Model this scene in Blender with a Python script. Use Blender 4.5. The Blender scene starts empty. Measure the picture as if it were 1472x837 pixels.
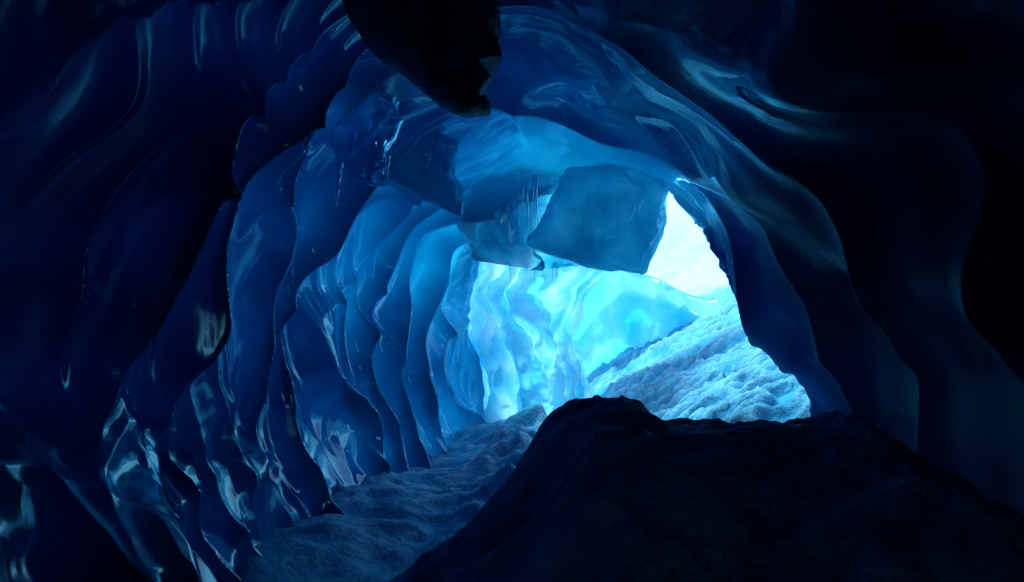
import bpy, math, numpy as np
from mathutils import Vector
rng = np.random.default_rng(7)
CAMZ = 2.6
K = 0.75/736.0

def S(px, py, d):
    """image pixel + chosen depth along the camera axis -> world metres"""
    return np.array([(px-736)*K*d, d, CAMZ-(py-418.5)*K*d])

# ---------------------------------------------------------------- noise
def _hash(ix, iy, iz, seed):
    h = (ix.astype(np.int64)*374761393 + iy.astype(np.int64)*668265263 + iz.astype(np.int64)*2147483647 + seed*974711) & 0xffffffff
    h = ((h ^ (h >> 13))*1274126177) & 0xffffffff
    h = ((h ^ (h >> 16))*2246822519) & 0xffffffff
    h = h ^ (h >> 15)
    return h
def vnoise(p, seed=0):
    i = np.floor(p).astype(np.int64); f = p-i
    w = f*f*f*(f*(f*6-15)+10)
    r = 0
    for dx in (0,1):
        for dy in (0,1):
            for dz in (0,1):
                h = _hash(i[...,0]+dx, i[...,1]+dy, i[...,2]+dz, seed)
                gx = (h & 1023)/511.5-1; gy = ((h>>10)&1023)/511.5-1; gz = ((h>>20)&1023)/511.5-1
                dot = gx*(f[...,0]-dx)+gy*(f[...,1]-dy)+gz*(f[...,2]-dz)
                wx = w[...,0] if dx else 1-w[...,0]
                wy = w[...,1] if dy else 1-w[...,1]
                wz = w[...,2] if dz else 1-w[...,2]
                r = r + dot*wx*wy*wz
    return r
def fbm(p, oct=4, seed=0, gain=.5):
    a=1; r=0; q=np.array(p,dtype=float)
    for o in range(oct):
        r = r + a*vnoise(q, seed+o*17); q = q*2.03+11.3; a*=gain
    return r
def worley(p, seed=0):
    i = np.floor(p).astype(np.int64)
    best = np.full(p.shape[:-1], 9.0)
    for dx in (-1,0,1):
        for dy in (-1,0,1):
            for dz in (-1,0,1):
                c = i+np.array([dx,dy,dz])
                h = _hash(c[...,0],c[...,1],c[...,2],seed)
                o = np.stack([(h&1023)/1023.,((h>>10)&1023)/1023.,((h>>20)&1023)/1023.],-1)
                d = np.sqrt((((c+o)-p)**2).sum(-1))
                best = np.minimum(best,d)
    return best
def sm(a,b,x):
    t = np.clip((x-a)/(b-a),0,1); return t*t*(3-2*t)

# ---------------------------------------------------------------- helpers
def grid_mesh(name, P, mat, closed_v=False, smooth=True, caps=False, **attrs):
    n,m,_ = P.shape
    P = np.nan_to_num(P)
    idx = np.arange(n*m).reshape(n,m)
    if closed_v:
        nxt = np.roll(idx,-1,axis=1)
        f = np.stack([idx[:-1],nxt[:-1],nxt[1:],idx[1:]],-1).reshape(-1,4)
    else:
        f = np.stack([idx[:-1,:-1],idx[:-1,1:],idx[1:,1:],idx[1:,:-1]],-1).reshape(-1,4)
    me = bpy.data.meshes.new(name)
    faces = f.tolist()
    if caps:
        faces.append(idx[0,::-1].tolist()); faces.append(idx[-1].tolist())
    me.from_pydata(P.reshape(-1,3).tolist(), [], faces)
    for k,v in attrs.items():
        at = me.attributes.new(k,'FLOAT','POINT')
        at.data.foreach_set("value", (np.zeros((n,m))+v).astype(np.float32).ravel())
    me.materials.append(mat)
    if smooth: me.polygons.foreach_set("use_smooth",[True]*len(me.polygons))
    me.update()
    ob = bpy.data.objects.new(name, me); bpy.context.collection.objects.link(ob)
    return ob
def catmull(C, t):
    n = C.shape[0]
    i = np.clip(np.floor(t).astype(int),0,n-2); f = t-i
    g = lambda j: C[np.clip(j,0,n-1)]
    sh = (len(t),)+(1,)*(C.ndim-1); f=f.reshape(sh)
    p0,p1,p2,p3 = g(i-1),g(i),g(i+1),g(i+2)
    return .5*((2*p1)+(-p0+p2)*f+(2*p0-5*p1+4*p2-p3)*f*f+(-p0+3*p1-3*p2+p3)*f**3)

# ---------------------------------------------------------------- materials
def newmat(name):
    m = bpy.data.materials.new(name); m.use_nodes=True
    nt = m.node_tree; nt.nodes.clear(); return m, nt
def ice_material(name, base, trans_w=.6, k=(4.,1.,.35), kb=.2, bump=.25, bscale=7., vscale=(1,1,.4), f0=.10):
    """Beer-Lambert tinted ice: light leaks through, wet surface layer on top.
       'thickness' = absorption depth assigned to grade how dark the ice is, 'wet' = roughness of the melt film"""
    m, nt = newmat(name); L = nt.links.new
    out = nt.nodes.new('ShaderNodeOutputMaterial')
    df = nt.nodes.new('ShaderNodeBsdfDiffuse'); tr = nt.nodes.new('ShaderNodeBsdfTranslucent')
    gl = nt.nodes.new('ShaderNodeBsdfGlossy'); gl.inputs['Color'].default_value=(.5,.88,1,1)
    lw = nt.nodes.new('ShaderNodeLayerWeight'); lw.inputs['Blend'].default_value=.5
    p5 = nt.nodes.new('ShaderNodeMath'); p5.operation='POWER'; p5.inputs[1].default_value=4
    fr = nt.nodes.new('ShaderNodeMath'); fr.operation='MULTIPLY_ADD'; fr.inputs[1].default_value=.88; fr.inputs[2].default_value=f0; fr.use_clamp=True
    L(lw.outputs['Facing'],p5.inputs[0]); L(p5.outputs[0],fr.inputs[0])
    mix = nt.nodes.new('ShaderNodeMixShader'); mix.inputs[0].default_value=trans_w
    mix2 = nt.nodes.new('ShaderNodeMixShader')
    tc = nt.nodes.new('ShaderNodeTexCoord')
    at = nt.nodes.new('ShaderNodeAttribute'); at.attribute_name='thickness'
    aw = nt.nodes.new('ShaderNodeAttribute'); aw.attribute_name='wet'
    cc = nt.nodes.new('ShaderNodeCombineColor'); cb = nt.nodes.new('ShaderNodeCombineColor')
    for c in range(3):
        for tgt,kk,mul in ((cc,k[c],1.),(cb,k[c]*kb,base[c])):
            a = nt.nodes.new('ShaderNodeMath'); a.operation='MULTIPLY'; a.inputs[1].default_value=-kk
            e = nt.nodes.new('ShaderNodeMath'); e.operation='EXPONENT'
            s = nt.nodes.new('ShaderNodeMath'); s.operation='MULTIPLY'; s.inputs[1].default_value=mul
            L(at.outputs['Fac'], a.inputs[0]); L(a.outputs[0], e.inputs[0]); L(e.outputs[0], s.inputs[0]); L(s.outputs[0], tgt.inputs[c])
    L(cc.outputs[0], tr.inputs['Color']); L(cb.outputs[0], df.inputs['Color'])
    mp = nt.nodes.new('ShaderNodeMapping'); mp.inputs['Scale'].default_value=vscale
    L(tc.outputs['Object'], mp.inputs['Vector'])
    n2 = nt.nodes.new('ShaderNodeTexNoise'); n2.inputs['Scale'].default_value=bscale; n2.inputs['Detail'].default_value=3; n2.inputs['Roughness'].default_value=.5
    L(mp.outputs[0], n2.inputs['Vector'])
    bp = nt.nodes.new('ShaderNodeBump'); bp.inputs['Strength'].default_value=bump; bp.inputs['Distance'].default_value=.06
    L(n2.outputs['Fac'], bp.inputs['Height'])
    for n in (df,gl,lw): L(bp.outputs[0], n.inputs['Normal'])
    L(aw.outputs['Fac'], gl.inputs['Roughness'])
    # rough, frosted areas lose most of their sheen
    fz = nt.nodes.new('ShaderNodeMapRange'); fz.inputs['From Min'].default_value=.12; fz.inputs['From Max'].default_value=.40
    fz.inputs['To Min'].default_value=1.; fz.inputs['To Max'].default_value=.15
    L(aw.outputs['Fac'], fz.inputs['Value'])
    fm = nt.nodes.new('ShaderNodeMath'); fm.operation='MULTIPLY'
    L(fr.outputs[0], fm.inputs[0]); L(fz.outputs[0], fm.inputs[1])
    L(df.outputs[0], mix.inputs[1]); L(tr.outputs[0], mix.inputs[2])
    L(fm.outputs[0], mix2.inputs[0]); L(mix.outputs[0], mix2.inputs[1]); L(gl.outputs[0], mix2.inputs[2])
    L(mix2.outputs[0], out.inputs[0])
    return m
def clear_ice(name):
    m, nt = newmat(name); L = nt.links.new
    out = nt.nodes.new('ShaderNodeOutputMaterial'); pr = nt.nodes.new('ShaderNodeBsdfPrincipled')
    pr.inputs['Base Color'].default_value=(.16,.66,.9,1); pr.inputs['Roughness'].default_value=.1
    pr.inputs['IOR'].default_value=1.31; pr.inputs['Transmission Weight'].default_value=.85
    tc = nt.nodes.new('ShaderNodeTexCoord')
    n2 = nt.nodes.new('ShaderNodeTexNoise'); n2.inputs['Scale'].default_value=5; n2.inputs['Detail'].default_value=2
    L(tc.outputs['Object'], n2.inputs['Vector'])
    bp = nt.nodes.new('ShaderNodeBump'); bp.inputs['Strength'].default_value=.3; bp.inputs['Distance'].default_value=.06
    L(n2.outputs['Fac'], bp.inputs['Height']); L(bp.outputs[0], pr.inputs['Normal']); L(pr.outputs[0], out.inputs[0]); return m
def ground_material(name, c1, c2, scale, rough, bump, bdist=.05, fresh=None, detail=5):
    m, nt = newmat(name); L = nt.links.new
    out = nt.nodes.new('ShaderNodeOutputMaterial'); pr = nt.nodes.new('ShaderNodeBsdfPrincipled')
    pr.inputs['Roughness'].default_value=rough; pr.inputs['Specular IOR Level'].default_value=.2
    tc = nt.nodes.new('ShaderNodeTexCoord')
    n1 = nt.nodes.new('ShaderNodeTexNoise'); n1.inputs['Scale'].default_value=scale; n1.inputs['Detail'].default_value=detail; n1.inputs['Roughness'].default_value=.62
    L(tc.outputs['Object'], n1.inputs['Vector'])
    cr = nt.nodes.new('ShaderNodeValToRGB')
    cr.color_ramp.elements[0].position=.38; cr.color_ramp.elements[0].color=(*c1,1)
    cr.color_ramp.elements[1].position=.66; cr.color_ramp.elements[1].color=(*c2,1)
    L(n1.outputs['Fac'], cr.inputs[0]); col=cr.outputs[0]
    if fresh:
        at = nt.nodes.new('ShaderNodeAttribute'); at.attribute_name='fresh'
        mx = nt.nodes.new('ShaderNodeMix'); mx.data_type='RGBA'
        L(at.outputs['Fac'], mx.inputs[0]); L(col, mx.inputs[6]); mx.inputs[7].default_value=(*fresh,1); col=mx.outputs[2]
    L(col, pr.inputs['Base Color'])
    n2 = nt.nodes.new('ShaderNodeTexNoise'); n2.inputs['Scale'].default_value=scale*5; n2.inputs['Detail'].default_value=detail; n2.inputs['Roughness'].default_value=.65
    L(tc.outputs['Object'], n2.inputs['Vector'])
    bp = nt.nodes.new('ShaderNodeBump'); bp.inputs['Strength'].default_value=bump; bp.inputs['Distance'].default_value=bdist
    L(n2.outputs['Fac'], bp.inputs['Height']); L(bp.outputs[0], pr.inputs['Normal'])
    L(pr.outputs[0], out.inputs[0]); return m

KK=(3.2,.76,.485)
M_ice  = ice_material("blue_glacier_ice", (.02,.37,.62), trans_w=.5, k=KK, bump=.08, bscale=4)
M_thin = ice_material("thin_curtain_ice", (.03,.46,.66), trans_w=.7, k=KK, bump=.14, bscale=4)
M_clear= clear_ice("clear_hanging_ice")
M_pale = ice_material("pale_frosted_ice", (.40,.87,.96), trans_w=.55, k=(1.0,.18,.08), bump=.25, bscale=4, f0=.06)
M_snow = ground_material("shade_tinted_snow", (.01,.22,.38), (.03,.37,.55), 1.6, .6, .9, .07, fresh=(.55,.86,.93))  # dark cyan base colours carry the near slope's shade
M_rock = ground_material("frosted_dirty_rock", (.06,.22,.44), (.45,.72,.9), 1.5, .8, 1., .1)
M_rock2= ground_material("black_wet_rock", (.03,.06,.13), (.2,.3,.46), 2.6, .45, 1., .08)

# ---------------------------------------------------------------- cave tunnel
R5 = [(705,640,14),(690,600,14),(680,520,14),(668,445,13.7),(688,370,12.6),(730,315,11.4),(775,280,10.8),(845,262,10.4),(925,266,10.1),(983,296,9.9),(1012,345,9.5),(1066,435,9),(1120,518,8.6),(1172,592,8.2),(1185,700,8)]
R4 = [(615,665,11),(570,610,11),(545,510,11),(553,410,11),(585,325,10.7),(650,260,10.1),(745,205,9.6),(825,200,9.3),(905,222,9.1),(975,262,8.9),(1035,325,8.7),(1090,430,8.4),(1140,520,8.1),(1185,590,7.9),(1200,700,7.8)]
R3 = [(500,730,8.5),(425,650,8.5),(400,510,8.5),(420,380,8.4),(480,280,8.2),(570,200,8),(700,150,7.9),(800,150,7.9),(880,180,7.8),(975,235,7.6),(1060,310,7.5),(1130,420,7.4),(1185,500,7.3),(1230,590,7.2),(1250,720,7.2)]
R2 = [(340,840,6),(235,720,6),(205,540,6),(255,350,6),(350,200,6),(470,100,6),(640,40,6),(770,40,6),(900,90,6),(1020,170,6),(1120,270,6),(1210,390,6),(1290,500,6),(1320,600,6),(1340,740,6)]
R1 = [(40,1000,4),(-60,760,4),(-90,520,4),(-20,300,4),(120,80,4),(300,-60,4),(560,-160,4),(760,-170,4),(960,-110,4),(1150,0,4),(1330,160,4),(1450,330,4),(1540,500,4),(1560,650,4),(1540,850,4)]
W = [np.array([S(*p) for p in R]) for R in (R1,R2,R3,R4,R5)]
for w in W:
    w[0,2] = -.7; w[-1,2] = -.7
def shifted(w, y, sc, c=(0,CAMZ)):
    q=w.copy(); q[:,0]=c[0]+(q[:,0]-c[0])*sc; q[:,2]=c[1]+(q[:,2]-c[1])*sc; q[:,1]=y
    q[0,2]=-.7; q[-1,2]=-.7; return q
A0 = shifted(W[0],1.5,1.05); Am=shifted(W[0],-2,.9); Ac=shifted(W[0],-5,.5); Ad=shifted(W[0],-5.5,.05); 
rim = W[-1]; cen = rim.mean(0)
def lip(o, dy):
    q=rim.copy(); v=q-cen; v[:,1]=0; v/=np.linalg.norm(v,axis=1)[:,None]; q=q+v*o; q[:,1]+=dy; q[0,2]=-.8;q[-1,2]=-.8; return q
ctrl = np.array([Ad,Ac,Am,A0]+W+[lip(.2,.18),lip(.7,.1)])
NU = np.concatenate([np.linspace(0,3,36,endpoint=False),np.linspace(3,4,50,endpoint=False),np.linspace(4,8,680,endpoint=False),np.linspace(8,10,36)])
NV = np.linspace(0,14,500)
G = catmull(ctrl, NU)
G = catmull(np.moveaxis(G,1,0), NV)
G = np.moveaxis(G,0,1).copy()
U = NU[:,None]*np.ones_like(NV)[None]; V = NV[None]*np.ones_like(NU)[:,None]
du = np.gradient(G,axis=0); dv=np.gradient(G,axis=1)
N = np.cross(du,dv); N/= (np.linalg.norm(N,axis=-1,keepdims=True)+1e-9)
axis_pt = G.mean(axis=1,keepdims=True)
if (N*(axis_pt-G)).sum(-1)[200:600].mean()<0: N=-N
Y = G[...,1]
fade_near = sm(1.5,4.5,Y); fade_rim = 1-sm(7.85,8.0,U)*.7-sm(8,8.5,U)*.3
left = 1-sm(4.4,6.2,V); right = sm(9,10.5,V); ceil_ = 1-left-right
Z0=V*0
warp = fbm(np.stack([V*.45,Y*.24,Z0+3],-1),2,3)
ywarp = vnoise(np.stack([Z0,Y*.55,Z0+2.2],-1),55)*1.7
def cusp(ph, r): return np.clip(1-np.sqrt(np.sin(np.pi*ph)**2+r),0,1)
ph = (Y + 1.5*warp + ywarp + .12*vnoise(np.stack([V*1.3,Y*.8,Z0],-1),5))/1.0
a1 = np.clip(.8+1.7*vnoise(np.stack([np.floor(ph+.5)*3.7,V*.5,Z0],-1),8),0.05,1.8)
ribL = cusp(ph,.003)**1.6*a1*.42
phb = (Y - 1.0*fbm(np.stack([V*.42,Y*.3,Z0+9],-1),2,33) + .25*V)/.45
a2 = np.clip(.3+2.6*vnoise(np.stack([np.floor(phb+.5)*2.3,V*.6,Z0+4],-1),18),0,1.4)
ribL2 = cusp(phb,.004)**1.7*a2*.17
ph2 = (Y*1.0+1.1*warp+.4)/1.5
ribR = cusp(ph2,.003)**1.8*.22*np.clip(.8+1.3*vnoise(np.stack([np.floor(ph2+.5)*2.3,V*.5,Z0+4],-1),28),.1,1.5)
ph3 = (Y+1.3*warp+ywarp)/1.9
ribC = cusp(ph3,.004)**1.5*.26*np.clip(.5+2*vnoise(np.stack([np.floor(ph3+.5)*2.3,V*.6,Z0+4],-1),29),0,1.4)
sw = worley(np.stack([G[...,0]*.95,G[...,1]*.85,G[...,2]*.9],-1)+.45*fbm(G*1.1,2,31)[...,None],21)
sw2 = worley(np.stack([G[...,0]*2.0,G[...,1]*1.8,G[...,2]*1.4],-1)+.5*fbm(G*1.3,2,37)[...,None],27)
lower = (1-sm(1.3,2.7,V)); near_l = (1-sm(6.5,9.5,Y))
crest = (ribL+ribL2)*left
disp = fade_near*fade_rim*(crest*(1-.4*lower*near_l)+ribR*right+ribC*ceil_)
disp += fade_near*fade_rim*((sw-.5)*.45*left*np.clip(lower*near_l+.06*near_l,0,1) + (sw-.5)*.08*(ceil_+right))
disp += fade_near*fade_rim*left*(sw2-.5)*.12*np.clip(lower+.06,0,1)
disp += fade_rim*(fbm(G*.45,2,11,.4)*.55*(.45+.55*near_l) + fbm(np.stack([G[...,0]*1.6,G[...,1]*2.2,G[...,2]*.5],-1),2,41,.4)*.025*left)
disp += (1-fade_near)*fbm(G*.9,4,51)*.4
P = G + N*disp[...,None]
# broken edge of the mouth
edge = sm(7.45,8,U)*(1-sm(8.3,9.5,U)*.5)*(1-.7*left)
P = P + edge[...,None]*np.stack([fbm(G*1.4,4,101)*.28, fbm(G*1.1,3,102)*.3, fbm(G*1.4,4,103)*.28],-1)
t = np.interp(U, [0,3.5,4,5,6,7,8,10],[11,11,10.5,6.6,4.3,2.6,1.35,1.3])  # made-up depths: put the falloff from mouth to dark inner cave into colour
t = t*(1+right*1.7)*(1+.3*lower)*(1+ceil_*(.5*(1-sm(5.5,7,U))-.08))  # right wall and near ceiling set deeper to keep them dark
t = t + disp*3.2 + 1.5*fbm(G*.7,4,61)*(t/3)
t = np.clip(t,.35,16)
wet = np.clip(.085+.2*fbm(G*1.3,3,91)+.34*right+.18*(1-sm(3,6,Y)),.045,.5)
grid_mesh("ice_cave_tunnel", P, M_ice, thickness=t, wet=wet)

# ---------------------------------------------------------------- lofted solids
def solid(name, levels, mat, thick=1., nz=90, na=96, namp=.06, nfreq=2., flute=0., nfl=9, seed=0, chip=0., linear=False, front=False, wet=.12, tvar=.3, smooth=True, cs=2.2, tgrad=0.):
    L = np.array(levels,dtype=float)   # py, xl, xr, d, depth
    tt = np.linspace(0,len(L)-1,nz)
    l = np.stack([np.interp(tt,np.arange(len(L)),L[:,i]) for i in range(5)],-1) if linear else catmull(L,tt)
    a = np.linspace(np.pi,2*np.pi,na) if front else np.linspace(0,2*np.pi,na,endpoint=False)
    Pp = np.zeros((nz,na,3))
    for i,(py,xl,xr,d,th) in enumerate(l):
        xc=(xl+xr)/2; w=max(abs(xr-xl)/2,.5)*K*d; c=S(xc,py,d)
        ca,sa=np.cos(a),np.sin(a)
        ex=np.sign(ca)*np.abs(ca)**.85; ey=np.sign(sa)*np.abs(sa)**.85
        aw=a+1.1*vnoise(np.stack([a*1.1,a*0+py*.006,a*0+seed],-1),seed+40)
        fl = 1+flute*np.abs(np.sin(aw*nfl*.5+1.2*np.sin(py*.02+seed)))*(.5+1.2*np.abs(vnoise(np.stack([a*2.,a*0+py*.01,a*0+seed+5.5],-1),seed+41))*1.6)
        Pp[i,:,0]=c[0]+ex*w*(1+(fl-1)*.3); Pp[i,:,1]=c[1]+ey*max(th,.01)*.5*fl; Pp[i,:,2]=c[2]
    nrm = Pp-Pp.mean(1,keepdims=True); nrm/= (np.linalg.norm(nrm,axis=-1,keepdims=True)+1e-6)
    dd = fbm(Pp*nfreq+seed,4,seed,.45)*namp*2
    if chip: dd = dd + (worley(Pp*np.array([cs,cs,cs*.7])+.4*fbm(Pp*2,2,seed)[...,None],seed+5)-.5)*chip
    Pp += nrm*dd[...,None]; Pp[...,2]+= dd*.5
    tk = np.clip(thick+tvar*fbm(Pp*1.2,3,seed+3)*2+dd*1.5+tgrad*np.linspace(-.5,.5,nz)[:,None],.2,9)
    return grid_mesh(name,Pp,mat,closed_v=not front,caps=not front,smooth=smooth,thickness=tk,wet=wet)

solid("hanging_rock",[(-330,420,800,4.6,1.8),(-150,440,740,4.6,1.5),(-60,470,722,4.6,1.2),(0,495,716,4.6,1.0),(40,510,722,4.6,.9),(62,526,706,4.6,.85),(88,550,722,4.55,.7),(95,562,718,4.5,.66),(100,572,688,4.5,.6),(122,600,702,4.5,.5),(145,622,684,4.5,.4),(150,632,708,4.5,.36),(158,644,706,4.5,.3),(164,658,702,4.5,.22),(168,672,692,4.5,.05)],
      M_rock2, nz=150, na=120, namp=.025, nfreq=6, chip=.08, cs=4.5, linear=True, smooth=False)

solid("ceiling_ice_lobe",[(150,840,985,10.5,1.0),(230,822,972,10.4,1.0),(290,800,958,10.3,1.0),(330,770,954,10.3,.9),(350,756,950,10.25,.8),(362,776,944,10.2,.7),(380,828,942,10.2,.5),(389,880,936,10.2,.3),(393,905,925,10.2,.05)],
      M_thin, thick=1.35, nz=160,na=180, namp=.11,nfreq=1.3,chip=.22,cs=1.5,seed=3,front=True,tvar=.7,tgrad=.9)
solid("ceiling_ice_slab",[(150,650,880,11.2,.5),(240,664,870,11.2,.5),(300,676,860,11.15,.5),(345,684,850,11.1,.45),(358,692,840,11,.4),(368,698,850,11,.3),(378,712,840,11,.2),(384,740,800,11,.05)],
      M_thin, thick=.95, nz=140,na=200, namp=.14,nfreq=1.3,flute=1.1,nfl=11,chip=.2,cs=1.4,seed=9,front=True,tvar=.6)
solid("hanging_ice_flap",[(20,450,560,7.2,.8),(90,478,566,7.2,.7),(150,500,572,7.2,.5),(200,484,560,7.2,.4),(235,480,556,7.2,.3),(255,500,556,7.2,.15),(262,552,558,7.2,.03)],
      M_clear, nz=140,na=140, namp=.12,nfreq=2.0,chip=.2,seed=14)
solid("hanging_ice_flap",[(180,520,640,8.6,1.1),(230,535,655,8.6,1.0),(265,560,662,8.6,.8),(290,610,666,8.6,.5),(305,650,667,8.6,.2),(308,660,664,8.6,.02)],
      M_thin, thick=1.5, nz=120,na=140, namp=.12,nfreq=1.8,chip=.25,seed=18,front=True)

# far pale ice (backlit curtain and lobe)
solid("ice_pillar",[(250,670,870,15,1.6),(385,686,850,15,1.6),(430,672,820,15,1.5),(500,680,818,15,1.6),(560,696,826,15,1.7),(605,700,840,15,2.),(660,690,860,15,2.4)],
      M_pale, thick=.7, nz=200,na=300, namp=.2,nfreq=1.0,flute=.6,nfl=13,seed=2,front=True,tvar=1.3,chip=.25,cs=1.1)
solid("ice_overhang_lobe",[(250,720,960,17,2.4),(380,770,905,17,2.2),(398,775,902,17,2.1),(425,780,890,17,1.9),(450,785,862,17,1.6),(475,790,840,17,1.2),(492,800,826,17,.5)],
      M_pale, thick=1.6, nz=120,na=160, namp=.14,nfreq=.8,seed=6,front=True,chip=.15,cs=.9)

# far scalloped ice wall behind
n1,n2=220,300
u=np.linspace(0,1,n2); v=np.linspace(0,1,n1)
UU,VV=np.meshgrid(u,v)
ang = UU*2.3-1.2
top = 4.9-1.5*sm(.45,1,UU)+.5*vnoise(np.stack([UU*5,UU*0,UU*0+.5],-1),4)
pp=np.stack([1.8+4.6*np.sin(ang),17.6+3.2*np.cos(ang),-1.+VV*top],-1)
sc=worley(pp*np.array([.9,.9,.7])+.5*fbm(pp*.7,2,3)[...,None],77)
pp[...,1]+= (.6-sc)*1.0 + fbm(pp*.5,3,5)*.8 - (VV*1.0)**2*1.0 + sm(.8,1,VV)*1.8
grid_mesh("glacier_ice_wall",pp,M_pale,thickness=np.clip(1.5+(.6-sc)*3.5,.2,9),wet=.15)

# ---------------------------------------------------------------- icicles
def icicles(name, specs, mat):
    V_=[];F_=[]
    for (px,py,d,ln,r) in specs:
        top=S(px,py,d); nseg=14;na=10;b=len(V_)
        ph=rng.uniform(0,6)
        for i in range(nseg+1):
            t_=i/nseg; rr=r*(1-t_)**.8*(1+.18*math.sin(t_*22+ph))+.002
            for j in range(na):
                a=2*math.pi*j/na
                V_.append((top[0]+math.cos(a)*rr+.02*math.sin(t_*3+ph)*ln,top[1]+math.sin(a)*rr,top[2]-t_*ln))
        for i in range(nseg):
            for j in range(na):
                F_.append((b+i*na+j,b+i*na+(j+1)%na,b+(i+1)*na+(j+1)%na,b+(i+1)*na+j))
    me=bpy.data.meshes.new(name); me.from_pydata(V_,[],F_); me.materials.append(mat)
    me.polygons.foreach_set("use_smooth",[True]*len(F_)); me.update()
    ob=bpy.data.objects.new(name,me); bpy.context.collection.objects.link(ob)
sp=[]
for i in range(12):
    f=i/11; px=720+f*55+rng.uniform(-3,3); py=300-f*55+rng.uniform(-10,10)
    sp.append((px,py,10.8-.5*f+rng.uniform(-.05,.1),rng.uniform(.3,.95),rng.uniform(.007,.015)))
for i in range(9):
    px=rng.uniform(716,804); sp.append((px,rng.uniform(355,370),10.95,rng.uniform(.2,.7),rng.uniform(.012,.025)))
icicles("icicles",sp,M_clear)
icicles("icicles",[(484,235,7.1,.45,.05),(556,225,7.2,.3,.04),(662,290,8.5,.2,.04),(505,190,7.1,.3,.04)],M_clear)

# ---------------------------------------------------------------- ground
def hx(n,a,s): 
    t_=np.linspace(-1,1,n); return np.sinh(t_*a)/np.sinh(a)*s
gx=hx(640,5.8,400)+1.5; gy=hx(640,5.8,400)+10
GX,GY=np.meshgrid(gx,gy)
q=np.stack([GX,GY,GX*0],-1)
slope = np.clip(GX-1.6-.06*(GY-12),0,None)
out_ = sm(7.5,10,GY)
zz = -.15+out_*(.56*slope)*(1-sm(5,14,GX)*.35)
zz = np.minimum(zz, 9)
dist=np.hypot(GX,GY-9)
far = sm(18,60,dist)
zz = zz + far*(6+10*sm(20,200,GY)) + far*fbm(q*.02,4,9)*22
inner = np.exp(-((GX)**2+(GY-10)**2)/900)
zz = zz + fbm(q*.6,5,15,.45)*.3 + inner*fbm(q*2.4,3,25,.5)*.05
rq = q*np.array([1.2,2.4,1])
rq = rq + .8*fbm(q*.8,2,66)[...,None]
rdg = np.clip(1-np.abs(fbm(rq,3,71,.45))*2.6,0,1)
zz = zz + inner*rdg**1.5*(.08+.15*sm(.8,2.2,GX))*sm(6,9,GY)
zz = zz + .35*np.exp(-((GX-(.1+.04*(GY-8)))/.7)**2)*sm(4,7,GY)*(1-sm(12,15,GY))*(1+1.2*fbm(q*2,3,81))
bl=worley(q*np.array([1.0,1.0,1])+.6*fbm(q*1.4,3,5)[...,None],44)
zz = zz + np.clip(.5-bl,0,1)**1.2*.2*sm(3,5,GY)*(1-sm(13,16,GY))*(1-sm(1.5,3,GX))
fresh = np.clip(sm(13.5,22,dist+2*fbm(q*.3,3,7)),0,1)  # far ground painted whiter as if sunlit, near ground keeps the shade tint
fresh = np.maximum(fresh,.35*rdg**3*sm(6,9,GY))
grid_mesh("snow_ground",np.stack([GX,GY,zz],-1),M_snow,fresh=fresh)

# mound
mx=np.linspace(-2.6,5.2,480); my=np.linspace(-1.5,8.2,480)
MX,MY=np.meshgrid(mx,my)
sx=[-2.6,-1.4,-.64,-.15,.1,.26,.42,.67,.80,.93,1.3,1.73,1.97,2.2,2.7,3.0,5.2]
sz=[-.7,.2,.89,1.33,1.57,1.77,1.91,1.93,1.87,1.81,1.80,1.83,1.88,1.72,1.42,1.26,.9]
q=np.stack([MX,MY,MX*0],-1)
prof=np.interp(MX+.08*fbm(q*1.2,3,4),sx,sz)
fy=np.where(MY<4,1-.09*np.clip(4-MY,0,9)**1.25,1-.14*np.clip(MY-4,0,9)**1.6)
mz=(prof+.9)*fy-.9
mz+=fbm(q*.9,5,6,.55)*.22*sm(0,.8,np.abs(MY-4)) + fbm(q*3,5,8,.55)*.08
mz+= (worley(q*np.array([2.2,2.2,1])+.4*fbm(q*2,2,3)[...,None],12)-.5)*.08
grid_mesh("rock_mound",np.stack([MX,MY,mz],-1),M_rock)

# ---------------------------------------------------------------- light
w=bpy.data.worlds.new("World"); bpy.context.scene.world=w; w.use_nodes=True
nt=w.node_tree; bg=nt.nodes['Background']
sky=nt.nodes.new('ShaderNodeTexSky'); sky.sky_type='NISHITA'; sky.sun_disc=False
Ld=Vector((-.30,.42,.85)).normalized()
sky.sun_elevation=math.asin(Ld.z); sky.sun_rotation=math.atan2(Ld.x,Ld.y)
nt.links.new(sky.outputs[0],bg.inputs[0]); bg.inputs[1].default_value=.38
# sun tinted cyan to stand for a cool white balance; wide angle softens shadows
sl=bpy.data.lights.new("sun","SUN"); sl.energy=5.8; sl.angle=math.radians(12); sl.color=(.36,.84,1)
so=bpy.data.objects.new("sun",sl); so.rotation_euler=Ld.to_track_quat('Z','Y').to_euler(); bpy.context.collection.objects.link(so)

cd=bpy.data.cameras.new("camera"); cd.lens=24; cd.sensor_width=36; cd.clip_end=3000; cd.clip_start=.05
co=bpy.data.objects.new("camera",cd); co.location=(0,0,CAMZ); co.rotation_euler=(math.radians(90),0,0)
bpy.context.collection.objects.link(co); bpy.context.scene.camera=co
bpy.context.scene.view_settings.view_transform='Standard'; bpy.context.scene.view_settings.look='None'
